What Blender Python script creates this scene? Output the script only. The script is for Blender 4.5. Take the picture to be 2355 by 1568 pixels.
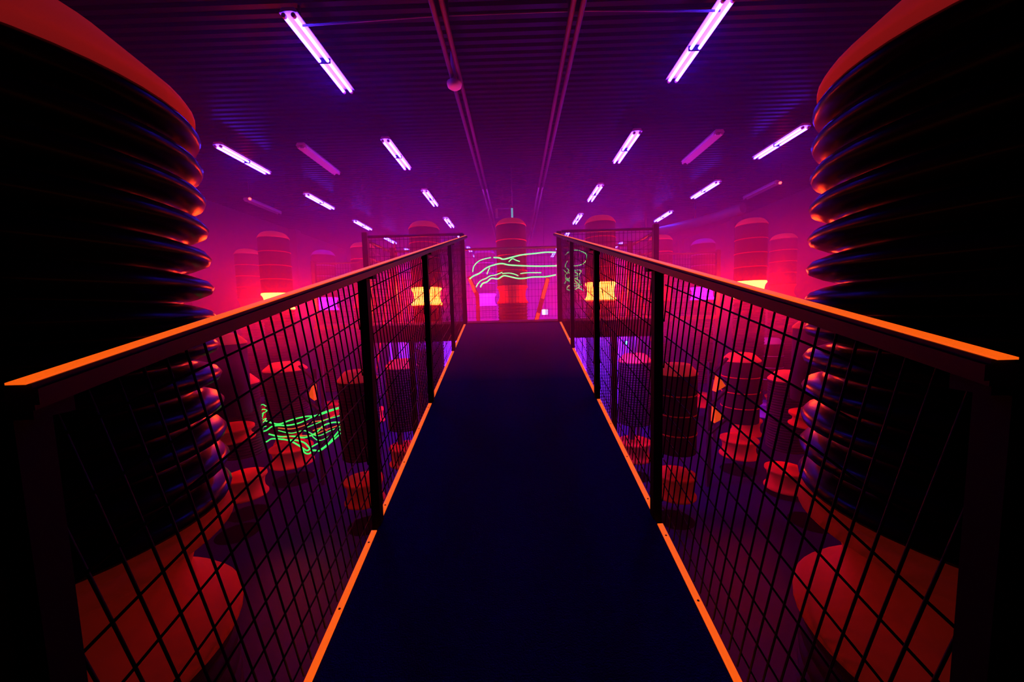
import bpy, bmesh, math, random
from mathutils import Vector, Matrix
for _o in list(bpy.data.objects):
    bpy.data.objects.remove(_o)
random.seed(7)
SC = bpy.context.scene
COL = SC.collection
PI = math.pi

# ------------------------------------------------------------------ camera
CAM_Z = 2.6
F_PX = 850.0
PITCH, YAW, ROLL = math.radians(4.83), math.radians(0.70), math.radians(1.5)
cd = bpy.data.cameras.new('camera')
cd.sensor_width = 36.0
cd.sensor_fit = 'HORIZONTAL'
cd.lens = 36.0 * F_PX / 2355.0
cd.clip_start = 0.05
cd.clip_end = 100
cam = bpy.data.objects.new('camera', cd)
COL.objects.link(cam)
_f = Vector((-math.sin(YAW) * math.cos(PITCH), math.cos(YAW) * math.cos(PITCH), -math.sin(PITCH)))
_r = Vector((math.cos(YAW), math.sin(YAW), 0))
_u = _r.cross(_f)
_r2 = _r * math.cos(ROLL) - _u * math.sin(ROLL)
_u2 = _r * math.sin(ROLL) + _u * math.cos(ROLL)
_m = Matrix((_r2, _u2, -_f)).transposed().to_4x4()
_m.translation = Vector((0, 0, CAM_Z))
cam.matrix_world = _m
SC.camera = cam

# ------------------------------------------------------------------ world, view, light budget
w = bpy.data.worlds.new('world')
w.use_nodes = True
w.node_tree.nodes['Background'].inputs[0].default_value = (0.002, 0.0, 0.006, 1)
w.node_tree.nodes['Background'].inputs[1].default_value = 0.0
SC.world = w
SC.view_settings.view_transform = 'Standard'
SC.view_settings.look = 'None'
SC.view_settings.gamma = 1.0
SC.view_settings.use_curve_mapping = False
SC.view_settings.exposure = 0.0
SC.cycles.max_bounces = 6
SC.cycles.diffuse_bounces = 2
SC.cycles.glossy_bounces = 2
SC.cycles.transmission_bounces = 2
SC.cycles.volume_bounces = 0
SC.cycles.transparent_max_bounces = 24
SC.cycles.sample_clamp_indirect = 4.0
SC.cycles.sample_clamp_direct = 0.0

TUBE_E = (0.42, 0.13, 8.0)       # violet black-light tubes
TUBE_S = 8.5
WAIST_E = (170.0, 3.2, 0.5)     # lit waists of the four lamp columns
HAZE_D = 0.15
HAZE_LOW = 0.034
HAZE_TOP = 0.030

def lamp(name, kind, loc, color, power, size=0.1, target=None, spot=None):
    ld = bpy.data.lights.new(name, kind)
    ld.color = color
    ld.energy = power
    if kind == 'AREA':
        ld.shape = 'DISK'; ld.size = size
    else:
        ld.shadow_soft_size = size
    if kind == 'SPOT':
        ld.spot_size = math.radians(spot or 90); ld.spot_blend = 0.6
    o = bpy.data.objects.new(name, ld)
    o.location = loc
    if target is not None:
        d = Vector(target) - Vector(loc)
        o.rotation_euler = d.to_track_quat('-Z', 'Y').to_euler()
    COL.objects.link(o)
    return o
RED = (1.0, 0.004, 0.02)
BLUE = (0.22, 0.02, 1.0)
# blue wash lamps under the platform
for sx in (-1, 1):
    lamp('blue_wash', 'AREA', (sx * 1.5, 7.6, 2.2), BLUE, 220, 0.5, (sx * 1.5, 8.8, 0.8))
    lamp('blue_wash', 'AREA', (sx * 1.25, 4.85, 2.33), BLUE, 80 if sx > 0 else 25, 0.3, (sx * 1.4, 6.1, 1.3))
    lamp('red_lamp_light', 'POINT', (sx * 5.78, 8.3, 5.10), RED, 4, 0.03)
    # added red fill lamps, unseen beyond both sides, to brighten the column caps
    lamp('red_fill', 'SPOT', (sx * 7.3, 3.5, 4.5), RED, 480, 0.12, (sx * 3.0, 5.2, 0.8), 62)
    lamp('red_fill', 'SPOT', (sx * 7.3, 3.4, 5.35), RED, 260, 0.12, (sx * 2.3, 6.6, 3.9), 48)

lamp('violet_fill', 'SPOT', (0.0, 8.0, 0.3), (0.55, 0.01, 1.0), 2200, 0.1, (0.0, 8.9, 5.0), 100)  # added unseen spot that tints the haze mid-hall violet

# ------------------------------------------------------------------ materials
def mat(name, col, rough=0.6, emit=None, es=0.0, spec=0.5, metal=0.0, noise=0.0, nscale=8.0, bump=0.0, bscale=60.0):
    m = bpy.data.materials.new(name)
    m.use_nodes = True
    nt = m.node_tree
    b = nt.nodes['Principled BSDF']
    b.inputs['Base Color'].default_value = (*col, 1)
    b.inputs['Roughness'].default_value = rough
    b.inputs['Metallic'].default_value = metal
    b.inputs['Specular IOR Level'].default_value = spec
    if emit:
        b.inputs['Emission Color'].default_value = (*emit, 1)
        b.inputs['Emission Strength'].default_value = es
    tc = nt.nodes.new('ShaderNodeTexCoord')
    if noise > 0:
        n = nt.nodes.new('ShaderNodeTexNoise'); n.inputs['Scale'].default_value = nscale
        n.inputs['Detail'].default_value = 6
        nt.links.new(tc.outputs['Object'], n.inputs['Vector'])
        mx = nt.nodes.new('ShaderNodeMix'); mx.data_type = 'RGBA'
        mx.inputs['A'].default_value = (*[c * (1 - noise) for c in col], 1)
        mx.inputs['B'].default_value = (*[min(1, c * (1 + noise)) for c in col], 1)
        nt.links.new(n.outputs['Fac'], mx.inputs['Factor'])
        nt.links.new(mx.outputs['Result'], b.inputs['Base Color'])
    if bump > 0:
        n2 = nt.nodes.new('ShaderNodeTexNoise'); n2.inputs['Scale'].default_value = bscale
        nt.links.new(tc.outputs['Object'], n2.inputs['Vector'])
        bp = nt.nodes.new('ShaderNodeBump'); bp.inputs['Strength'].default_value = bump
        bp.inputs['Distance'].default_value = 0.01
        nt.links.new(n2.outputs['Fac'], bp.inputs['Height'])
        nt.links.new(bp.outputs['Normal'], b.inputs['Normal'])
    return m

M = dict(
    rubber=mat('black_rubber', (0.005, 0.004, 0.005), 0.28, spec=0.16, noise=0.3, nscale=14),
    rubber_matt=mat('black_matt_plastic', (0.045, 0.008, 0.010), 0.65, spec=0.15, noise=0.3, nscale=10),
    orange=mat('orange_plastic', (0.95, 0.05, 0.012), 0.7, spec=0.06, emit=(1.0, 0.05, 0.02), es=0.03, noise=0.12, nscale=5),
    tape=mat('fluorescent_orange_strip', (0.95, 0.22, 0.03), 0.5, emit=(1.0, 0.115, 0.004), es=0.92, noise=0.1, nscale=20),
    cap=mat('coral_glow_plastic', (0.95, 0.09, 0.05), 0.7, spec=0.06, emit=(1.0, 0.03, 0.035), es=0.15, noise=0.1, nscale=5),  # constant emission added to make the caps look brighter
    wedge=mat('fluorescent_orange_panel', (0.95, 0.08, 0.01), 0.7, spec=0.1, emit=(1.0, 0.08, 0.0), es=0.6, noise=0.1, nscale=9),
    lilac=mat('pale_plastic', (0.32, 0.14, 0.95), 0.5, noise=0.1, nscale=5),
    lit=mat('lit_waist', (0.9, 0.3, 0.1), 0.5, emit=WAIST_E, es=1.0),
    litv=mat('lit_violet_waist', (0.5, 0.2, 0.8), 0.5, emit=(2.2, 0.02, 4.5), es=1.0),
    slate=mat('grey_ribbed_plastic', (0.22, 0.16, 0.26), 0.5, noise=0.1),
    tube=mat('violet_tube', (0.8, 0.8, 0.9), 0.4, emit=TUBE_E, es=TUBE_S),
    housing=mat('white_enamel', (0.65, 0.6, 0.75), 0.35, noise=0.05),
    housing_dim=mat('grey_enamel', (0.5, 0.45, 0.6), 0.5, noise=0.05),
    steel=mat('black_painted_steel', (0.005, 0.0035, 0.004), 0.7, spec=0.15, noise=0.2, nscale=30),
    wire=mat('black_wire', (0.006, 0.004, 0.006), 0.6, spec=0.12),
    rail=mat('dark_varnished_rail', (0.008, 0.003, 0.002), 0.5, spec=0.25, noise=0.35, nscale=12),
    carpet=mat('dark_blue_carpet', (0.006, 0.008, 0.15), 0.95, spec=0.1, noise=0.3, nscale=55, bump=0.6, bscale=220),
    wood=mat('dark_red_board', (0.10, 0.03, 0.035), 0.6, noise=0.3, nscale=6),
    floor=mat('dark_floor', (0.012, 0.002, 0.040), 0.45, spec=0.12, noise=0.35, nscale=1.2, bump=0.15, bscale=9),
    ceil=mat('dark_corrugated_steel', (0.003, 0.002, 0.0035), 0.33, spec=0.08, noise=0.2, nscale=3),
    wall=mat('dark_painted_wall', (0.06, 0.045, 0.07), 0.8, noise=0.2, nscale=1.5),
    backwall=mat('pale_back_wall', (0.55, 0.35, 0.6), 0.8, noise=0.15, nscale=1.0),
    curtain=mat('violet_wall_panel', (0.42, 0.25, 0.85), 0.6, noise=0.15, nscale=4),
    beam=mat('dark_red_steel', (0.07, 0.02, 0.025), 0.5, noise=0.2, nscale=9),
    pipe=mat('grey_galvanised_pipe', (0.09, 0.10, 0.12), 0.4, noise=0.15, nscale=9),
    detector=mat('white_plastic', (0.75, 0.55, 0.6), 0.5),
    screw=mat('dark_screw', (0.03, 0.02, 0.02), 0.4),
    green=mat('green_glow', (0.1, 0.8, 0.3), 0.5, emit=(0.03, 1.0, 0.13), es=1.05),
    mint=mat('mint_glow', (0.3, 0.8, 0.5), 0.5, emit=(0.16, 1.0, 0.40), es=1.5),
    orange_trail=mat('orange_glow', (0.8, 0.3, 0.1), 0.5, emit=(1.0, 0.12, 0.02), es=0.7),
    cyan=mat('cyan_led', (0.2, 0.6, 0.9), 0.4, emit=(0.02, 0.35, 1.0), es=3.0),
    exitg=mat('exit_sign_green', (0.05, 0.4, 0.2), 0.5, emit=(0.05, 0.45, 0.22), es=1.0),
    exitw=mat('exit_sign_white', (0.8, 0.9, 0.8), 0.5, emit=(0.75, 1.0, 0.85), es=1.1),
    redlamp=mat('red_lamp_glass', (0.8, 0.05, 0.05), 0.4, emit=(1.0, 0.03, 0.04), es=9.0),
)

# ------------------------------------------------------------------ mesh helpers
def nbm():
    return bmesh.new()
def bx(bm, x0, x1, y0, y1, z0, z1, f=None):
    v = [bm.verts.new(p) for p in ((x0,y0,z0),(x1,y0,z0),(x1,y1,z0),(x0,y1,z0),(x0,y0,z1),(x1,y0,z1),(x1,y1,z1),(x0,y1,z1))]
    if f:
        for q in v: q.co = Vector(f(q.co))
    for i in ((0,3,2,1),(4,5,6,7),(0,1,5,4),(1,2,6,5),(2,3,7,6),(3,0,4,7)):
        bm.faces.new([v[k] for k in i])
    return bm
def tube(bm, pts, r, n=6, cap=True):
    pts = [Vector(p) for p in pts]
    rings = []
    up = Vector((0, 0, 1))
    for i, p in enumerate(pts):
        d = (pts[min(i + 1, len(pts) - 1)] - pts[max(i - 1, 0)])
        if d.length < 1e-9: d = Vector((1, 0, 0))
        d.normalize()
        a = d.cross(up)
        if a.length < 0.1: a = d.cross(Vector((0, 1, 0)))
        a.normalize(); b = d.cross(a)
        rings.append([bm.verts.new(p + (a * math.cos(2*PI*k/n) + b * math.sin(2*PI*k/n)) * r) for k in range(n)])
    for i in range(len(rings) - 1):
        for k in range(n):
            f = bm.faces.new((rings[i][k], rings[i][(k+1) % n], rings[i+1][(k+1) % n], rings[i+1][k]))
            f.smooth = n > 4
    if cap:
        bm.faces.new(rings[0][::-1]); bm.faces.new(rings[-1])
    return bm
def lathe(bm, prof, seg=48, c=(0, 0, 0)):
    rings = []
    for r, z in prof:
        if r < 1e-5:
            rings.append([bm.verts.new((c[0], c[1], c[2] + z))])
        else:
            rings.append([bm.verts.new((c[0] + r*math.cos(2*PI*k/seg), c[1] + r*math.sin(2*PI*k/seg), c[2] + z)) for k in range(seg)])
    for a, b in zip(rings[:-1], rings[1:]):
        for k in range(seg):
            k2 = (k + 1) % seg
            if len(a) == 1 and len(b) == 1: continue
            if len(a) == 1: f = bm.faces.new((a[0], b[k], b[k2]))
            elif len(b) == 1: f = bm.faces.new((a[k], b[0], a[k2]))
            else: f = bm.faces.new((a[k], b[k], b[k2], a[k2]))
            f.smooth = True
    return bm
def link(name, bm, m, parent=None, auto=None):
    me = bpy.data.meshes.new(name)
    bmesh.ops.recalc_face_normals(bm, faces=bm.faces[:])
    bm.to_mesh(me); bm.free()
    me.materials.append(m)
    o = bpy.data.objects.new(name, me)
    COL.objects.link(o)
    if parent: o.parent = parent
    return o
def inst(name, src, parent, loc=(0, 0, 0)):
    o = bpy.data.objects.new(name, src.data)
    COL.objects.link(o); o.parent = parent; o.location = loc
    return o
def tag(o, label=None, cat=None, group=None, kind=None):
    if label: o['label'] = label
    if cat: o['category'] = cat
    if group: o['group'] = group
    if kind: o['kind'] = kind
    return o
def empty(name, loc=(0, 0, 0), rz=0.0):
    o = bpy.data.objects.new(name, None)
    o.location = loc; o.rotation_euler = (0, 0, rz); o.empty_display_size = 0.1
    COL.objects.link(o)
    return o
def copy_tree(o, parent=None):
    c = o.copy(); COL.objects.link(c)
    if parent: c.parent = parent
    for ch in list(o.children):
        copy_tree(ch, c)
    return c
def catmull(pts, n=5):
    P = [Vector(p) for p in pts]
    out = []
    for i in range(len(P) - 1):
        p0, p1, p2, p3 = P[max(i-1, 0)], P[i], P[i+1], P[min(i+2, len(P)-1)]
        for k in range(n):
            t = k / n
            out.append(0.5 * ((2*p1) + (p2-p0)*t + (2*p0-5*p1+4*p2-p3)*t*t + (3*p1-p0-3*p2+p3)*t*t*t))
    out.append(P[-1])
    return out

CX = -0.02                     # axis of the ramp
SL = 0.235                     # slope of the ramp
def dz(y): return 1.37 + SL * y          # top of the ramp
def rz(y): return 2.439 + 0.2345 * y       # top of its handrails
Y_END = 4.57
Z_PL = dz(Y_END)               # level of the upper platform

# ------------------------------------------------------------------ room
HX, Y0, Y1, ZC = 7.8, -2.5, 25.0, 5.62
bm = bx(nbm(), -HX, HX, Y0, Y1, -0.1, 0)
tag(link('floor', bm, M['floor']), kind='structure')
bm = nbm()                     # corrugated sheet, ridges across the hall
prof = []
y = Y0
while y < Y1:
    for t, h in ((0.0, 0), (0.030, 0), (0.045, 0.030), (0.075, 0.030), (0.090, 0.0)):
        prof.append((y + t, ZC - 0.03 + h))
    y += 0.117
prev = None
for (yy, zz) in prof:
    a = bm.verts.new((-HX, yy, zz)); b = bm.verts.new((HX, yy, zz))
    if prev: bm.faces.new((prev[0], prev[1], b, a))
    prev = (a, b)
bx(bm, -HX, HX, Y0, Y1, ZC + 0.02, ZC + 0.1)
tag(link('ceiling', bm, M['ceil']), kind='structure')
for nm, args, mm in (('wall_left', (-HX - 0.1, -HX, Y0, Y1, 0, ZC), 'wall'), ('wall_right', (HX, HX + 0.1, Y0, Y1, 0, ZC), 'wall'),
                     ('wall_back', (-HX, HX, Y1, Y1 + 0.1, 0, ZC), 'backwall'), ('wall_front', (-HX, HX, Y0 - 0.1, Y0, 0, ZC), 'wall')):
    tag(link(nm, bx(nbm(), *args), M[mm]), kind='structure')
for k, sx in enumerate((-1, 1)):           # pilasters on the side walls
    for j, yy in enumerate((8.6, 13.0, 17.4, 21.8)):
        x0, x1 = sorted((sx * HX, sx * (HX - 0.25)))
        tag(link('trim_%d' % (1 + j + 4 * k), bx(nbm(), x0, x1, yy, yy + 0.3, 0, ZC - 0.04), M['wall']), kind='structure')
TRAILS = {  # paths of the light trails
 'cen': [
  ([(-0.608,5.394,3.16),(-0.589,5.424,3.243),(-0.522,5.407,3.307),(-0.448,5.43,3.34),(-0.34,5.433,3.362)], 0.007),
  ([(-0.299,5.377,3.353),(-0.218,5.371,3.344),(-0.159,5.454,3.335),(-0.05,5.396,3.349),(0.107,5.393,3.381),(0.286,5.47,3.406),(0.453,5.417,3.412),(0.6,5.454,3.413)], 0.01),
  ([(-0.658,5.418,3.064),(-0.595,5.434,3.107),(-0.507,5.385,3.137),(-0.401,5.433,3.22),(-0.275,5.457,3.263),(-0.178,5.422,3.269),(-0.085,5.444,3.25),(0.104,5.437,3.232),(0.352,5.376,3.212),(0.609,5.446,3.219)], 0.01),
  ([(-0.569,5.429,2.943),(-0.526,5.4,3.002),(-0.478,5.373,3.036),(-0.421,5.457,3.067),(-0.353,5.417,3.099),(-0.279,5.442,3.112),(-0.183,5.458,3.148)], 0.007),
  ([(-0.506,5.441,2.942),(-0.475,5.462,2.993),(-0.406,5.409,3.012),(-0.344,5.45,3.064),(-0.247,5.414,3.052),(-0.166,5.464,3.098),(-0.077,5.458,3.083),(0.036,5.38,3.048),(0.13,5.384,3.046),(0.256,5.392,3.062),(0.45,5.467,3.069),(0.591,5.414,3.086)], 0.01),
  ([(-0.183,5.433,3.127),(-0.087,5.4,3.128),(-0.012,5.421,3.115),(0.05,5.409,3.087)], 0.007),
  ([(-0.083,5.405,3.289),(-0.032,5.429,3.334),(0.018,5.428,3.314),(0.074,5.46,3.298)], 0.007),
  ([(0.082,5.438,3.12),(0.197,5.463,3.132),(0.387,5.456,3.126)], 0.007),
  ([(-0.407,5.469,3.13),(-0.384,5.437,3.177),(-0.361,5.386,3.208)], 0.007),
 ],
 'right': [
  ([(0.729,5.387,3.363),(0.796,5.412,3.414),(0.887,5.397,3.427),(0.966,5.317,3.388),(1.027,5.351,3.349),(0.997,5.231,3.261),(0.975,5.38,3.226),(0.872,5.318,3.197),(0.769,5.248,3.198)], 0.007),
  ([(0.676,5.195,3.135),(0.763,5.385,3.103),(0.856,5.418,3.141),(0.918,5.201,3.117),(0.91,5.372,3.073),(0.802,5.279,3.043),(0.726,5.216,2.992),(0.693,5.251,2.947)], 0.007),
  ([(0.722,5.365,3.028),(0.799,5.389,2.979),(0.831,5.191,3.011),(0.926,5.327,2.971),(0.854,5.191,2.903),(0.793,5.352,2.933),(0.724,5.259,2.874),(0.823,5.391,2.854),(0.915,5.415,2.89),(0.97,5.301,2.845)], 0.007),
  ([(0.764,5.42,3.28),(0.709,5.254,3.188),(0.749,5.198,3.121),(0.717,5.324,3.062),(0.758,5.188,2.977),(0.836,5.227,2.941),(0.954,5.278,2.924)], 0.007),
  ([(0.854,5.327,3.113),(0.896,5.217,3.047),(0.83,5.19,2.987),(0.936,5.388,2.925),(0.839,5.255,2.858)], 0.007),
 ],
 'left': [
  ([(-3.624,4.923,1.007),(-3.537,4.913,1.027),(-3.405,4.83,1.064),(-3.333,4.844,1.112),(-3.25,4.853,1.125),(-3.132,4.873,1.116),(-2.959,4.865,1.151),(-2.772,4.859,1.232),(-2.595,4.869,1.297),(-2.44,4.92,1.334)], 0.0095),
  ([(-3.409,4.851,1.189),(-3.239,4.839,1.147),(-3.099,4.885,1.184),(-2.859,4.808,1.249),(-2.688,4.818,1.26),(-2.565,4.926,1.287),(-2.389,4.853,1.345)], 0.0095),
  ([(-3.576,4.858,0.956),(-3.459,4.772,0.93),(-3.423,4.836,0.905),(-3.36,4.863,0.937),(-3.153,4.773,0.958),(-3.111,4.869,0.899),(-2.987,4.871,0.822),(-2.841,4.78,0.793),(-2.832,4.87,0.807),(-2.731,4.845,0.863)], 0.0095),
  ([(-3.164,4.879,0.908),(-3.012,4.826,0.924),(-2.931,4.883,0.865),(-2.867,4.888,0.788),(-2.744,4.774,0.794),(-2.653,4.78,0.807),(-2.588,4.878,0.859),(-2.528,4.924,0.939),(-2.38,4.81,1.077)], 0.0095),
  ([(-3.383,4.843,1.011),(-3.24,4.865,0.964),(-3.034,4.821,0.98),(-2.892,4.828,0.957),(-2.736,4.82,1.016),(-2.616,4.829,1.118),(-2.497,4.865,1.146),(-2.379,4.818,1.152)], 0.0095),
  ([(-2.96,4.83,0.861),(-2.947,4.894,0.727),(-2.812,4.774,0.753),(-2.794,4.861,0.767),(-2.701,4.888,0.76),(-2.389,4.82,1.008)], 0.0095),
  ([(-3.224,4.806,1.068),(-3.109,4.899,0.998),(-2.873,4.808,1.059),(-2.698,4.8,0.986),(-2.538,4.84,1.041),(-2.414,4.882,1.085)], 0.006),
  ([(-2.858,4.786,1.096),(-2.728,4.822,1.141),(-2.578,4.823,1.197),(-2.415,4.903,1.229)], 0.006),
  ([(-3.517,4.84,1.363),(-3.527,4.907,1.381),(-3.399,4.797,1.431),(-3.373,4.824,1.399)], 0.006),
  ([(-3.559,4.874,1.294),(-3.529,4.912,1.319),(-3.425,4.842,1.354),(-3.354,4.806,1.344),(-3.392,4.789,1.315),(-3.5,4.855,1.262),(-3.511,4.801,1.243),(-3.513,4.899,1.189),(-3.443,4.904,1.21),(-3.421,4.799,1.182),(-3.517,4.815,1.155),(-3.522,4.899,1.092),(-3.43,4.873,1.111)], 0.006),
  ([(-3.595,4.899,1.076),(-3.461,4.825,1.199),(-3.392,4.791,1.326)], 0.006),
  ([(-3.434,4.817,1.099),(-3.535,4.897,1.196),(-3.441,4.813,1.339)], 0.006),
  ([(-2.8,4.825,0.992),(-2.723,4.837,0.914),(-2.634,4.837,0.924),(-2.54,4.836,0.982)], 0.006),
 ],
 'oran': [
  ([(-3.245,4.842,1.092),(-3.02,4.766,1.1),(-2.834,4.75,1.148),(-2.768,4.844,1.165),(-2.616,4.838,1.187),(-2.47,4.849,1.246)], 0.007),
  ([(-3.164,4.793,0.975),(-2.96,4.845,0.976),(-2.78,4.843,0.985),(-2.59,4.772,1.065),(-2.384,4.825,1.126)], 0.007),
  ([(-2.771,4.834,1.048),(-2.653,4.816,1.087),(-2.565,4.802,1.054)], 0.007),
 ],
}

# ------------------------------------------------------------------ ceiling fittings
for sx, side in ((-1, 'left'), (1, 'right')):
    t = empty('ceiling_beam', (sx * 0.63, 0, 5.32))
    tag(t, 'pair of dark red pipes running down the hall under the ceiling, %s of the centre line' % side, 'beam', 'twin ceiling pipes')
    for dx in (-0.045, 0.045):
        link('pipe', tube(nbm(), [(dx, -0.6, 0), (dx, 8.5, 0)], 0.026, 10), M['beam'], t)
        link('pipe', tube(nbm(), [(dx, 8.5, 0), (dx, 16.0, 0)], 0.024, 10), M['pipe'], t)
    for yy in (1.0, 3.7, 6.4, 9.1, 11.8, 14.5):
        link('hanger', bx(nbm(), -0.07, 0.07, yy - 0.02, yy + 0.02, 0.02, 0.27), M['steel'], t)
o = link('conduit', tube(nbm(), [(-2.0, 3.76, 5.36), (-0.7, 3.75, 5.40), (0.7, 3.75, 5.40), (2.0, 3.76, 5.36)], 0.010, 8), M['pipe'])
tag(o, 'thin cable conduit running across the ceiling between the two nearest tube lights', 'conduit')
t = empty('smoke_detector', (-0.65, 4.55, 5.24))
tag(t, 'round smoke detector hanging beside the left ceiling pipes', 'smoke detector')
link('sensor_body', lathe(nbm(), [(0, -0.05), (0.05, -0.048), (0.078, -0.028), (0.086, 0.0), (0.086, 0.02), (0, 0.02)], 32), M['detector'], t)
link('mounting_plate', lathe(nbm(), [(0, 0.02), (0.035, 0.02), (0.035, 0.35), (0, 0.35)], 20), M['detector'], t)

def make_fixture(lit=True):
    t = empty('tube_light')
    bm = nbm()
    L = 1.22
    hz = M['housing'] if lit else M['housing_dim']
    # tray with sloping sides
    pts = [(-0.085, 0.0), (-0.060, 0.045), (0.060, 0.045), (0.085, 0.0), (0.075, 0.0), (0.028, 0.012), (-0.028, 0.012), (-0.075, 0.0)]
    r0 = [bm.verts.new((x, 0, z)) for x, z in pts]; r1 = [bm.verts.new((x, L, z)) for x, z in pts]
    for k in range(8):
        bm.faces.new((r0[k], r0[(k+1) % 8], r1[(k+1) % 8], r1[k]))
    bm.faces.new(r0); bm.faces.new(r1[::-1])
    link('housing', bm, hz, t)
    for dx in (-0.045, 0.045):
        if lit:
            link('tube', tube(nbm(), [(dx, 0.03, -0.024), (dx, L - 0.03, -0.024)], 0.0165, 10), M['tube'], t)
        for yy in (0.012, L - 0.012):
            link('end_cap', tube(nbm(), [(dx, yy - 0.014, -0.022), (dx, yy + 0.014, -0.022)], 0.021, 10), hz, t)
    if lit:
        link('tube_clip', bx(nbm(), -0.068, 0.068, L * 0.52, L * 0.52 + 0.016, -0.044, 0.012), M['steel'], t)
    else:
        link('diffuser', bx(nbm(), -0.075, 0.075, 0.03, L - 0.03, -0.03, 0.0), hz, t)
    for yy in (0.2, L - 0.2):
        link('hanger', bx(nbm(), -0.01, 0.01, yy - 0.01, yy + 0.01, 0.04, 0.21), M['steel'], t)
    return t
nth = ('nearest', 'second', 'third', 'fourth', 'fifth', 'sixth', 'seventh')
proto = make_fixture(True)
first = True
for (sx, X, ys, row) in ((-1, 2.03, range(0, 7), 'inner left'), (1, 2.01, range(0, 7), 'inner right'), (-1, 4.76, range(1, 6), 'outer left'), (1, 4.68, range(1, 6), 'outer right')):
    n = 0
    for k in ys:
        t = proto if first else copy_tree(proto)
        first = False
        t.location = (sx * X, 3.63 + 2.55 * k, 5.385)
        if k == -1:
            tag(t, 'violet tube light overhead at the foot of the ramp, %s row, above the picture' % row, 'ceiling light', 'lit violet tube lights')
            continue
        if n == 0:
            lab = 'glowing twin violet tube light, nearest one of the %s ceiling row' % row
        else:
            lab = 'glowing twin violet tube light, %s from the front in the %s ceiling row' % (nth[n], row)
        tag(t, lab, 'ceiling light', 'lit violet tube lights')
        n += 1
p2 = make_fixture(False)
for i, (X, Y, lab) in enumerate(((-3.47, 6.3, 'unlit tube light fitting, dull purple, hanging left between the two left lit rows'),
                    (3.38, 6.3, 'unlit tube light fitting, dull purple, hanging between the two right lit rows'),
                    (-6.35, 9.0, 'unlit tube light fitting, faint, beyond the red lamp on the far left'),
                    (6.15, 8.9, 'unlit tube light fitting, faint, beyond the red lamp on the far right'))):
    t = p2 if i == 0 else copy_tree(p2)
    t.location = (X, Y, 5.385)
    tag(t, lab, 'ceiling light', 'unlit tube light fittings')
for sx, side in ((-1, 'left'), (1, 'right')):
    t = empty('red_lamp', (sx * 5.78, 8.3, 5.18))
    tag(t, 'small round red lamp hanging from the ceiling on the far %s' % side, 'lamp', 'small red ceiling lamps')
    link('lamp_globe', lathe(nbm(), [(0, -0.03), (0.02, -0.025), (0.03, 0), (0.02, 0.02), (0, 0.025)], 16), M['redlamp'], t)
    link('lamp_stem', tube(nbm(), [(0, 0, 0.02), (0, 0, 0.42)], 0.012, 8), M['steel'], t)
t = empty('hanging_bracket', (-0.19, 8.0, 4.6))
tag(t, 'thin hanging bracket with a cyan lit end above the centre column', 'bracket')
link('crossbar', tube(nbm(), [(-0.17, 0, 0.13), (0.17, 0, 0.13)], 0.006, 6), M['pipe'], t)
link('drop_arm', bx(nbm(), -0.185, -0.135, -0.02, 0.02, -0.06, 0.13), M['pipe'], t)
ee = link('drop_arm', bx(nbm(), 0.145, 0.185, -0.02, 0.02, -0.06, 0.13), mat('teal_led_arm', (0.1, 0.5, 0.5), 0.4, emit=(0.0, 0.35, 0.45), es=0.9), t)
ee['label'] = 'cyan lit arm'
link('rod', tube(nbm(), [(0.17, 0, 0.13), (0.17, 0, 0.98)], 0.005, 6), M['pipe'], t)
t = empty('air_duct', (5.2, 12.0, 5.0))
tag(t, 'round purple-lit air duct slanting under the ceiling on the right', 'duct')
link('duct_pipe', tube(nbm(), [(-1.6, 0.2, -0.1), (-0.6, 0.0, -0.05), (0.2, -1.0, 0.0), (0.7, -2.2, 0.05)], 0.13, 14), M['pipe'], t)
for (px, py, pz) in ((-1.0, 0.08, -0.07), (0.1, -0.9, 0.0)):
    link('duct_strap', bx(nbm(), px - 0.02, px + 0.02, py - 0.02, py + 0.02, pz + 0.1, 0.6), M['steel'], t)

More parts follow.
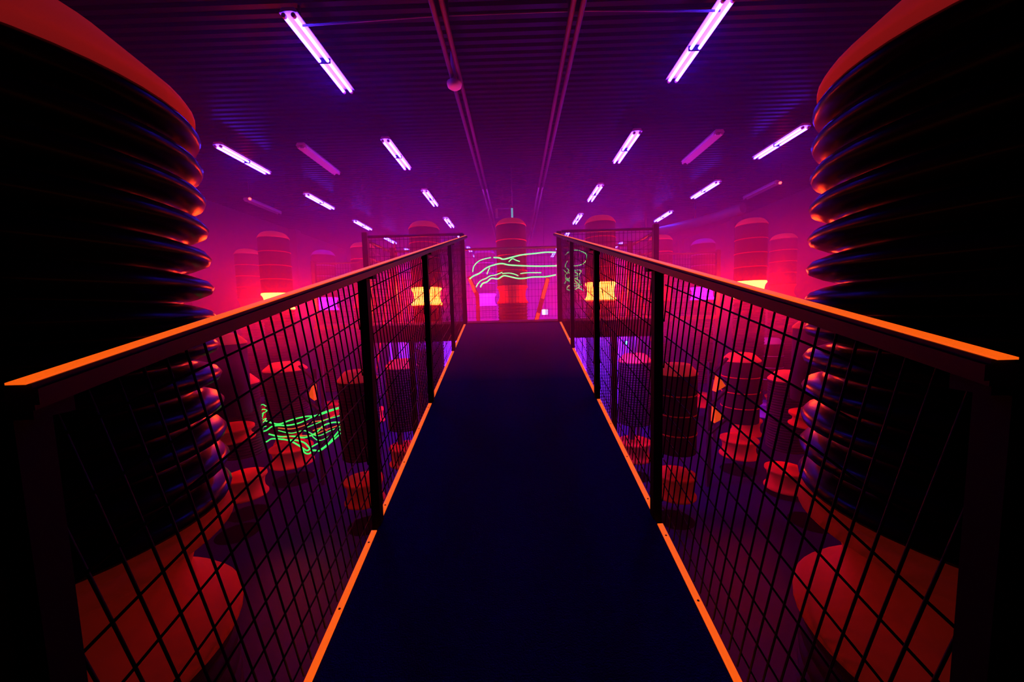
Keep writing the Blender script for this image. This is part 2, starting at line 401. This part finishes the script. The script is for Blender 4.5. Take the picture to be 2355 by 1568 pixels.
# ------------------------------------------------------------------ columns
def rib_prof(z0, z1, r, amp, pitch):
    n = max(1, round((z0 - z1) / pitch)); p = (z0 - z1) / n
    pr = []
    for i in range(n):
        for t, h in ((0.0, 0.0), (0.10, 0.45), (0.25, 0.85), (0.45, 1.0), (0.65, 0.92), (0.85, 0.5)):
            pr.append((r + amp * h, z0 - (i + t) * p))
    pr.append((r, z1))
    return pr
_cache = {}
def part(key, name, profs, m, parent, loc, seg=48):
    if key not in _cache:
        bm = nbm(); lathe(bm, profs, seg)
        o = link(name, bm, m, parent); _cache[key] = o.data
    else:
        o = bpy.data.objects.new(name, _cache[key]); COL.objects.link(o); o.parent = parent
    o.location = loc
    return o
def column(x, y, zt, label, kind='ringed', pin=0.208, capm='cap', waistm='orange', cap='flat', R=0.24, group=None, up=0.93, wl=0.28, low='ribbed', lowm='rubber_matt'):
    t = empty('column', (x, y, 0))
    tag(t, label, 'column', group)
    k = R / 0.24
    if cap == 'flat':
        pr = [(0, 0.0), (0.13*k, 0.0), (0.155*k, -0.006), (0.236*k, -0.092), (0.243*k, -0.105), (0.243*k, -0.118), (0.20*k, -0.12), (0, -0.12)]
    else:
        pr = [(0, 0.0), (0.10*k, -0.003), (0.15*k, -0.016), (0.185*k, -0.036), (0.215*k, -0.066), (0.238*k, -0.104), (0.243*k, -0.118), (0.20*k, -0.12), (0, -0.12)]
    part(('cap', cap, R, capm), 'dome_cap', pr, M[capm], t, (0, 0, zt))
    zb = zt - 0.12
    if kind == 'bellows':
        pr = [(0.0, 0.0), (0.2*k, 0.0)] + rib_prof(0.0, -up, 0.197*k, 0.052*k, 0.068) + [(0, -up)]
    elif kind == 'fine':
        pr = [(0.0, 0.0), (0.22*k, 0.0)] + rib_prof(0.0, -up, 0.228*k, 0.013*k, 0.036) + [(0, -up)]
    else:
        pr = [(0, 0), (0.235*k, 0.0), (0.238*k, -0.01), (0.238*k, -up + 0.01), (0.235*k, -up), (0, -up)]
    part(('body', kind, R, up), 'body', pr, M['rubber'] if kind == 'bellows' else M['rubber_matt'], t, (0, 0, zb))
    if kind == 'ringed':
        for i in range(3):
            part(('ring', R, waistm), 'ring', [(0.236*k, 0.008), (0.245*k, 0.005), (0.245*k, -0.005), (0.236*k, -0.008)], M['orange' if capm != 'lilac' else 'lilac'], t, (0, 0, zb - (i + 1) * up / 4))
    zw = zb - up
    s = wl / 0.28
    pr = [(0, 0), (0.235*k, 0), (0.246*k, -0.006), (0.248*k, -0.030), (0.236*k, -0.040), ((0.6*pin+0.4*0.236)*k, -0.07*s), ((0.87*pin+0.13*0.236)*k, -0.11*s), (pin*k, -0.145*s),
          ((0.88*pin+0.12*0.236)*k, -0.18*s), ((0.55*pin+0.45*0.236)*k, -0.215*s), (0.236*k, -0.24*s), (0.250*k, -0.258*s), (0.250*k, -0.275*s), (0.235*k, -wl), (0, -wl)]
    wo = part(('waist', R, waistm, wl, pin), 'waist', pr, M[waistm], t, (0, 0, zw))
    if waistm == 'litv': wo['label'] = 'glowing violet waist lamp'
    if waistm == 'lit': wo['label'] = 'glowing yellow waist lamp'
    z2 = zw - wl
    if z2 > 1.4:          # tall column: a second waist lower down
        bl = z2 - 0.86
        pr = [(0, 0), (0.21*k, 0)] + rib_prof(0.0, -bl, 0.222*k, 0.016*k, 0.05) + [(0, -bl)]
        part(('low', R, round(bl, 3), lowm), 'lower_body', pr, M[lowm], t, (0, 0, z2))
        pr2 = [(q, h) for q, h in [(0, 0), (0.235*k, 0), (0.246*k, -0.006), (0.248*k, -0.030), (0.218*k, -0.07), (0.206*k, -0.145), (0.218*k, -0.215), (0.250*k, -0.258), (0.250*k, -0.275), (0, -0.28)]]
        part(('waist2', R, 'o'), 'waist', pr2, M['orange' if capm != 'lilac' else 'lilac'], t, (0, 0, 0.86))
        z2 = 0.58
    if low == 'smooth':
        pr = [(0, 0), (0.235*k, 0), (0.238*k, -0.01), (0.238*k, -z2), (0, -z2)]
    else:
        pr = [(0, 0), (0.21*k, 0)] + rib_prof(0.0, -z2, 0.222*k, 0.016*k, 0.05) + [(0, -z2)]
    part(('base', R, round(z2, 3), low), 'base', pr, M['rubber_matt'], t, (0, 0, 0))
    t.children[-1].location = (0, 0, z2)
    return t
N = 'columns of the hall'
column(-0.967, 0.705, 3.16, 'huge black bellows column with red dome in the left foreground, beside the ramp', 'bellows', up=0.88, pin=0.175, R=0.295)
column(0.93, 0.705, 3.17, 'huge black bellows column with red dome in the right foreground, beside the ramp', 'bellows', up=0.89, pin=0.175, R=0.295)
column(-0.045, 5.98, 4.03, 'tall ringed column with orange dome at the centre, straight beyond the end of the ramp', cap='dome', group=N)
column(-1.44, 6.05, 4.04, 'tall column with glowing yellow waist just left of the ramp head', cap='dome', waistm='lit', group=N)
column(1.38, 6.05, 4.05, 'tall column with glowing yellow waist just right of the ramp head', cap='dome', lowm='slate', waistm='lit', group=N)
column(-4.14, 6.45, 4.04, 'tall column with glowing yellow waist at the far left, next to a slimmer red-capped one', cap='dome', waistm='lit', group=N)
column(4.03, 6.45, 4.03, 'tall column with glowing yellow waist at the far right, next to a slimmer red-capped one', cap='dome', waistm='lit', group=N)
column(-5.72, 8.0, 4.04, 'leftmost tall red-capped column, farther back behind a yellow-waisted one', cap='dome', group=N)
column(5.68, 8.0, 4.04, 'rightmost tall red-capped column, farther back behind a yellow-waisted one', cap='dome', group=N)
column(-4.27, 8.35, 4.03, 'tall purple-capped column in the haze on the left', capm='lilac', waistm='litv', cap='dome', group=N)
column(4.17, 8.35, 4.04, 'tall purple-capped column in the haze on the right', capm='lilac', waistm='litv', cap='dome', group=N)
column(-3.11, 7.7, 4.05, 'tall red-capped column behind the outer post of the left platform fence', cap='dome', group=N)
column(2.97, 7.7, 4.03, 'tall red-capped column behind the outer post of the right platform fence', cap='dome', group=N)
column(-0.70, 8.8, 4.04, 'tall purple-capped column in the haze left behind the centre column', capm='lilac', waistm='litv', cap='dome', group=N)
column(-1.90, 4.33, 1.93, 'short smooth black column with flat red cap, first left of the ramp behind the mesh', 'fine', R=0.225, group=N, low='smooth')
column(1.88, 4.33, 1.92, 'short ringed black column with flat red cap, first right of the ramp behind the mesh', 'ringed', R=0.225, group=N, low='smooth')
column(-3.60, 5.65, 1.88, 'short wide black column with flat red cap behind the green glowing cords', 'fine', R=0.30, group=N, low='smooth')
column(3.43, 5.65, 1.85, 'short ringed column with flat red cap between the orange wedges and the violet waist', 'ringed', R=0.26, group=N, low='smooth')
column(-3.62, 4.67, 1.86, 'short fine-ribbed column with flat red cap at the left edge of the green cords', 'fine', group=N)
column(3.62, 4.9, 1.69, 'short fine-ribbed column with flat red cap, right of the violet waist', 'fine', group=N)
column(-3.42, 4.22, 2.41, 'mid-height black column with flat red cap half hidden by the left foreground column', 'plain', R=0.25, up=0.83, wl=0.15, group=N)
column(3.44, 4.22, 2.42, 'mid-height black column with flat red cap half hidden by the right foreground column', 'plain', R=0.25, up=0.83, wl=0.15, group=N)
column(-1.74, 5.50, 1.90, 'short column with red cap seen under the left half of the platform', 'fine', group=N)
column(1.76, 5.50, 1.90, 'short column with red cap seen under the right half of the platform', 'fine', group=N)
column(5.12, 7.5, 1.90, 'short column with violet waist on the right, behind the ringed short column', 'ringed', capm='lilac', waistm='lilac', group=N)

# ------------------------------------------------------------------ ramp
ramp = empty('ramp', (-0.006, 0, 0), 0.008)
tag(ramp, 'sloping walkway with dark blue carpet between two mesh railings', 'ramp')
def sh(c): return (c.x, c.y, c.z + dz(c.y))
NY = 24
bm = nbm()
for i in range(NY):
    a, b = -0.9 + (Y_END + 0.9) * i / NY, -0.9 + (Y_END + 0.9) * (i + 1) / NY
    bx(bm, -0.575, 0.575, a, b, -0.03, 0, sh)
bmesh.ops.remove_doubles(bm, verts=bm.verts[:], dist=1e-5)
link('carpet_deck', bm, M['carpet'], ramp)
for sx in (-1, 1):
    x0, x1 = sorted((sx * 0.52, sx * 0.60))
    link('side_beam', bx(nbm(), x0, x1, -0.9, Y_END - 0.03, -0.17, -0.032, sh), M['steel'], ramp)
POST_Y = [0.43, 1.49, 2.57, 3.62, 4.57]
for sx in (-1, 1):
    for k in range(5):
        a = -0.6 if k == 0 else POST_Y[k-1] + 0.032
        b = POST_Y[k] - 0.045
        x0, x1 = sorted((sx * 0.575, sx * 0.597))
        s = link('edge_strip', bx(nbm(), x0, x1, a, b, -0.02, 0.004, sh), M['tape'], ramp)
        s['label'] = 'bright orange edge strip'
        L = b - a
        for q in ((0.06, 0.36, 0.68, 0.94) if k > 0 else (0.94,)):
            yy = a + L * q
            c = link('screw', lathe(nbm(), [(0, 0.0025), (0.0035, 0.0022), (0.0042, 0), (0, -0.001)], 12), M['screw'], s)
            c.location = (sx * 0.586, yy, dz(yy) + 0.004)
for yy in (0.6, 2.2, 3.6):
    for sx in (-1, 1):
        link('leg', bx(nbm(), sx*0.56 - 0.03, sx*0.56 + 0.03, yy - 0.03, yy + 0.03, 0, dz(yy) - 0.15), M['steel'], ramp)

AL = math.atan(SL)
CA, SA = math.cos(AL), math.sin(AL)
def wire_panel(xx, ya, yb, pitch=0.0425, vp=0.099, h=1.02, r=0.0026):
    """welded mesh, wires square to the slope, cut off at the two posts"""
    bm = nbm()
    s0 = int((ya - 0.3) / pitch); s1 = int((yb + 0.6) / CA / pitch) + 2
    for i in range(s0, s1):
        s = i * pitch
        # point(h) = (xx, s*CA - h*SA, dz + ...)
        ha, hb = 0.0, h
        # clip to y range
        y_at = lambda hh: s * CA - hh * SA
        if y_at(ha) > yb: ha = (s * CA - yb) / SA
        if y_at(hb) < ya: hb = (s * CA - ya) / SA
        if hb - ha < 0.01 or ha > h or hb < 0: continue
        P = lambda hh: (xx, y_at(hh), dz(0) + s * SA + hh * CA)
        tube(bm, [P(ha), P(hb)], r, 5)
    hh = vp * 0.5
    while hh < h:
        z_of = lambda yy: dz(yy) + hh / CA
        tube(bm, [(xx + 0.004, ya, z_of(ya)), (xx + 0.004, yb, z_of(yb))], r, 5)
        hh += vp
    return bm
for sx, side in ((-1, 'left'), (1, 'right')):
    t = empty('railing', (-0.006, 0, 0), 0.008)
    tag(t, 'long black wire mesh railing with orange-striped handrail along the %s side of the ramp' % side, 'railing', 'ramp railings')
    for k, yy in enumerate(POST_Y):
        wd = 0.018 if k < 4 else 0.028
        top = rz(yy) - 0.03 if k < 4 else rz(yy) + 0.02
        nm = 'post'
        o = link(nm, bx(nbm(), sx*0.586 - wd, sx*0.586 + wd, yy - 0.018, yy + 0.018, dz(yy) - 0.19, top), M['steel' if k < 4 else 'beam'], t)
    for k in range(4):
        link('top_bar', tube(nbm(), [(sx * 0.602, POST_Y[k] + 0.018, dz(POST_Y[k]) + 1.044), (sx * 0.602, POST_Y[k+1] - 0.018, dz(POST_Y[k+1]) + 1.036)], 0.011, 8), M['steel'], t)
        link('mesh_panel', wire_panel(sx * 0.606, POST_Y[k] + 0.018, POST_Y[k+1] - 0.018), M['wire'], t)
    def sr(c): return (c.x, c.y, c.z + rz(c.y))
    bm = bx(nbm(), -0.019, 0.019, 0.40, Y_END, -0.030, 0, sr)
    es = [e for e in bm.edges if abs((e.verts[0].co - e.verts[1].co).y) > 1]
    bmesh.ops.bevel(bm, geom=es, offset=0.006, segments=2, affect='EDGES')
    o = link('handrail', bm, M['rail'], t); o.location.x = sx * 0.538
    o2 = link('orange_strip', bx(nbm(), -0.0115, 0.0115, 0.396, Y_END - 0.03, 0.0005, 0.003, sr), M['tape'], o)
    o2['label'] = 'glowing orange strip along the top of the handrail'
    for yy in POST_Y[:4]:
        link('rail_bracket', bx(nbm(), -0.018, 0.03, yy - 0.02, yy + 0.02, rz(yy) - 0.05, rz(yy) - 0.028), M['steel'], t).location.x = sx * 0.565 - 0.006

# side panels at the foot of the ramp
for sx, side in ((-1, 'left'), (1, 'right')):
    x0, x1 = sorted((sx * 0.608 - 0.009, sx * 0.633 - 0.009))
    o = link('side_panel', bx(nbm(), x0, x1, -0.9, 0.445, 0.9, 2.50), M['rubber_matt'])
    tag(o, 'matt black side panel closing the near end of the %s railing' % side, 'panel', 'black side panels')

# ------------------------------------------------------------------ upper platform
pf = empty('platform', (CX, 0, 0))
tag(pf, 'raised platform with dark red front edge at the head of the ramp', 'platform')
link('deck', bx(nbm(), -1.86, 1.80, Y_END + 0.002, 5.62, Z_PL - 0.04, Z_PL), M['carpet'], pf)
link('nosing', bx(nbm(), -0.57, 0.57, Y_END - 0.005, Y_END + 0.035, Z_PL, Z_PL + 0.006), M['wood'], pf)
link('front_board', bx(nbm(), -1.86, 1.80, Y_END - 0.022, Y_END + 0.001, Z_PL - 0.21, Z_PL - 0.001), M['wood'], pf)
link('back_board', bx(nbm(), -1.86, 1.80, 5.62, 5.65, Z_PL - 0.21, Z_PL), M['wood'], pf)
for (xx, yy) in ((-1.82, 4.64), (-1.30, 4.64), (1.24, 4.64), (1.76, 4.64), (-1.82, 5.57), (-0.6, 5.57), (0.6, 5.57), (1.76, 5.57)):
    link('leg', bx(nbm(), xx - 0.035, xx + 0.035, yy - 0.035, yy + 0.035, 0, Z_PL - 0.04), M['wood'], pf)

def flat_fence(name, label, x0, x1, y, ztop, zbot, posts, mname='beam', pitch=0.05, vp=0.10, along='x', wr=0.0026, group='platform fences'):
    t = empty(name, (0, 0, 0))
    tag(t, label, 'fence', group)
    def P(a, b, z):
        return (a, b, z) if along == 'x' else (b, a, z)
    link('top_rail', tube(nbm(), [P(x0, y, ztop), P(x1, y, ztop)], 0.018, 8), M[mname], t)
    for px in posts:
        q = P(px, y, 0)
        link('post', bx(nbm(), q[0] - 0.032, q[0] + 0.032, q[1] - 0.03, q[1] + 0.03, zbot, ztop + 0.05), M[mname], t)
    bm = nbm()
    n = int((x1 - x0) / pitch)
    for i in range(1, n):
        xx = x0 + i * pitch
        tube(bm, [P(xx, y, zbot + 0.03), P(xx, y, ztop)], wr, 4)
    z = zbot + 0.05
    while z < ztop:
        tube(bm, [P(x0, y + 0.004, z), P(x1, y + 0.004, z)], wr, 4); z += vp
    link('mesh_panel', bm, M['wire'], t)
    return t
ZT = Z_PL + 1.07
flat_fence('fence', 'dark red mesh fence across the front left edge of the platform', CX - 1.83, CX - 0.60, Y_END + 0.03, ZT + 0.02, Z_PL, [CX - 1.80])
flat_fence('fence', 'dark red mesh fence across the front right edge of the platform', CX + 0.60, CX + 1.77, Y_END + 0.03, ZT + 0.02, Z_PL, [CX + 1.74])
flat_fence('fence', 'mesh fence along the back of the platform, in front of the centre column', CX - 1.83, CX + 1.77, 5.60, ZT, Z_PL, [CX - 1.80, CX + 1.74], wr=0.0022)
flat_fence('fence', 'short mesh fence on the outer left end of the platform', Y_END + 0.08, 5.55, CX - 1.83, ZT, Z_PL, [], along='y')
flat_fence('fence', 'short mesh fence on the outer right end of the platform', Y_END + 0.08, 5.55, CX + 1.77, ZT, Z_PL, [], along='y')
for sx, side in ((-1, 'left'), (1, 'right')):
    a, b = sorted((sx * 2.3, sx * 3.75))
    flat_fence('fence', 'distant mesh fence in the haze on the %s, beside the purple capped column' % side, a, b, 6.95, 3.55, 2.40, [a, b], wr=0.003)
    pb = empty('back_platform', (0, 0, 0))
    tag(pb, 'narrow raised walkway in the haze on the %s, under a distant mesh fence' % side, 'platform', 'distant walkways')
    link('deck', bx(nbm(), a - 0.05, b + 0.05, 6.9, 7.3, 2.33, 2.40), M['wood'], pb)
    for xx in (a, b):
        link('leg', bx(nbm(), xx - 0.03, xx + 0.03, 6.95, 7.01, 0, 2.33), M['wood'], pb)

# violet wall panels beyond the underside of the platform
for (x0, x1, lab) in ((-3.1, -1.42, 'violet lit partition under the platform on the left'), (-1.40, 0.85, 'violet lit partition under the middle of the platform, hidden by the ramp'), (0.9, 3.0, 'violet lit partition under the platform on the right')):
    bm = nbm()
    n = max(2, int((x1 - x0) / 0.14))
    for i in range(n):
        a = x0 + (x1 - x0) * i / n; b = x0 + (x1 - x0) * (i + 1) / n
        bx(bm, a, b - 0.02, 8.9, 8.95 + 0.03 * (i % 2), 0, 2.28)
    tag(link('partition', bm, M['curtain']), lab, 'partition', 'violet partitions')

# ------------------------------------------------------------------ small things
for (x, y, z, s, lab) in ((1.35, 6.6, 2.00, 0.022, 'small cyan spot light under the platform, nearest the ramp on the right'),
                     (1.68, 6.9, 1.98, 0.018, 'small cyan spot light under the platform, middle one on the right'),
                     (2.05, 6.9, 1.93, 0.030, 'larger cyan spot light under the platform, outermost on the right'),
                     (1.45, 6.9, 1.66, 0.030, 'cyan spot light hanging lowest under the right half of the platform'),
                     (-1.88, 6.9, 2.02, 0.015, 'small cyan spot light under the left half of the platform')):
    t = empty('spot_light', (x, y, z))
    tag(t, lab, 'light', 'cyan spot lights under the platform')
    link('lens', lathe(nbm(), [(0, -s*1.2), (s*0.8, -s), (s, 0), (s*0.8, s), (0, s*1.2)], 12), M['cyan'], t)
    link('lamp_housing', bx(nbm(), -s*1.3, s*1.3, s*0.3, s*3, -s*1.3, s*1.3), M['steel'], t)
    link('hanger', tube(nbm(), [(0, s*2, s), (0, s*2, 2.35 - z)], 0.006, 6), M['steel'], t)
t = empty('exit_sign', (0.68, 8.6, 2.53))
tag(t, 'small white and green emergency exit sign beyond the platform, right of the centre column', 'sign')
link('sign_box', bx(nbm(), -0.08, 0.07, 0.0, 0.05, -0.07, 0.07), M['steel'], t)
link('white_face', bx(nbm(), -0.075, 0.015, -0.004, 0.0, -0.065, 0.065), M['exitw'], t)
link('green_face', bx(nbm(), 0.015, 0.065, -0.004, 0.0, -0.065, 0.065), M['exitg'], t)
link('hanging_rod', tube(nbm(), [(0, 0.03, 0.07), (0, 0.03, 3.06)], 0.006, 6), M['steel'], t)

def slab(name, p0, p1, wid, th, m, parent=None):
    """a plank from p0 to p1 in an x-z plane"""
    p0, p1 = Vector(p0), Vector(p1)
    d = (p1 - p0).normalized(); s = Vector((d.z, 0, -d.x)) * wid / 2
    bm = nbm(); vs = []
    for yy in (-th / 2, th / 2):
        for q in (p0 - s, p0 + s, p1 + s, p1 - s):
            vs.append(bm.verts.new(q + Vector((0, yy, 0))))
    for f in ((0,1,2,3),(7,6,5,4),(0,4,5,1),(1,5,6,2),(2,6,7,3),(3,7,4,0)):
        bm.faces.new([vs[k] for k in f])
    return link(name, bm, m, parent)
t = empty('slanted_beam', (0, 6.5, 0))
tag(t, 'slanted orange beam leaning behind the back fence, right of the centre column', 'beam')
slab('beam_body', (0.32, 0, 2.28), (0.575, 0, 3.14), 0.075, 0.05, M['beam'], t)
slab('orange_face', (0.335, -0.03, 2.33), (0.395, -0.03, 2.53), 0.06, 0.01, M['wedge'], t)
slab('orange_face', (0.47, -0.03, 2.78), (0.57, -0.03, 3.12), 0.055, 0.01, M['wedge'], t)
slab('foot_post', (0.34, 0, 0.0), (0.32, 0, 2.30), 0.06, 0.05, M['beam'], t)
t = empty('slanted_beam', (0, 6.5, 0))
tag(t, 'short slanted orange beam beside the left ramp head post', 'beam')
slab('beam_body', (-0.66, 0, 2.85), (-0.80, 0, 3.20), 0.07, 0.05, M['beam'], t)
slab('orange_face', (-0.70, -0.03, 2.92), (-0.79, -0.03, 3.16), 0.05, 0.01, M['wedge'], t)
slab('foot_post', (-0.66, 0, 0.0), (-0.66, 0, 2.88), 0.06, 0.05, M['beam'], t)
for (X, Z, side) in ((2.03, 3.72, 'right'), (-2.10, 3.84, 'left')):
    t = empty('tripod_frame', (X, 6.6, 0))
    tag(t, 'thin red pointed frame behind the %s platform fence' % side, 'frame', 'pointed frames')
    tip = (0, 0, Z)
    for (ax, ay) in ((-0.26, -0.12), (0.28, -0.12), (0.0, 0.25)):
        link('leg', tube(nbm(), [(ax*2.5, ay*2.5, 0), tip], 0.010, 6), M['orange'], t)

# folded orange wedges between the short columns
def tri(name, pts, th, m, parent):
    bm = nbm()
    a = [bm.verts.new((x, -th/2, z)) for x, z in pts]; c = [bm.verts.new((x, th/2, z)) for x, z in pts]
    bm.faces.new(a); bm.faces.new(c[::-1])
    for k in range(3): bm.faces.new((a[k], a[(k+1) % 3], c[(k+1) % 3], c[k]))
    return link(name, bm, m, parent)
def wedge_panel(x, y, lab, tris, flip):
    t = empty('zigzag_panel', (x, y, 0))
    tag(t, lab, 'panel', 'zigzag panels')
    for pts in tris:
        tri('orange_wedge', pts, 0.10, M['wedge'], t)
    zs = [1.86, 1.62, 1.42, 1.20, 1.0, 0.8]
    for k in range(5):
        xa, xb = (0.20, -0.02) if k % 2 == 0 else (-0.02, 0.20)
        slab('slat', (flip * xa, 0.09, zs[k]), (flip * xb, 0.09, zs[k+1]), 0.025, 0.06, M['rubber_matt'], t)
    slab('upright', (0, 0.15, 0), (0, 0.15, 1.8), 0.05, 0.05, M['rubber_matt'], t)
    return t
wedge_panel(2.70, 5.0, 'black zigzag panel with two orange wedges, left of the right-hand ringed short column',
            [[(0.02, 1.63), (-0.02, 1.42), (0.11, 1.50)], [(-0.02, 1.22), (-0.03, 0.99), (0.09, 1.05)]], 1)
wedge_panel(-3.02, 5.3, 'black zigzag panel with an orange wedge, right of the wide short column',
            [[(0.05, 1.59), (-0.03, 1.43), (0.06, 1.36)]], -1)

# light cords
def trails(key, m, label, group):  # streaks left by moving lights, built as solid glowing tubes
    for pts, r in TRAILS[key]:
        o = link('light_trail', tube(nbm(), catmull(pts), r, 6), M[m])
        tag(o, label, 'light trail', group)
trails('cen', 'mint', 'thin wavy mint-green light trail across the centre column', 'green cords across the centre')
trails('right', 'mint', 'tangled mint-green light trail just right of the ramp head post', 'green cords right of the ramp head')
trails('left', 'green', 'wavy bright green light trail behind the left mesh, low between two short columns', 'green cords behind the left mesh')
trails('oran', 'orange_trail', 'thin orange light trail among the green ones behind the left mesh', 'orange cords behind the left mesh')

# ------------------------------------------------------------------ haze filling the hall
def haze_box(y0, y1, dens, z0, z1, label):
    hm = bpy.data.materials.new('haze')
    hm.use_nodes = True
    nt = hm.node_tree
    for n in list(nt.nodes): nt.nodes.remove(n)
    out = nt.nodes.new('ShaderNodeOutputMaterial')
    vs = nt.nodes.new('ShaderNodeVolumeScatter')
    vs.inputs['Color'].default_value = (1, 0.15, 1, 1)
    vs.inputs['Density'].default_value = dens
    vs.inputs['Anisotropy'].default_value = 0.25
    nt.links.new(vs.outputs[0], out.inputs['Volume'])
    hz = link('haze', bx(nbm(), -HX + 0.01, HX - 0.01, y0, y1, z0, z1), hm)
    tag(hz, label, 'haze', kind='stuff')
haze_box(2.601, Y1 - 0.01, HAZE_LOW, 0.005, 2.1, 'thinner haze low between the columns')
haze_box(2.601, Y1 - 0.01, HAZE_D, 2.101, 3.85, 'thick coloured stage haze filling the hall beyond the ramp')
haze_box(2.601, Y1 - 0.01, HAZE_TOP, 3.851, ZC - 0.04, 'thinner haze just under the ceiling')
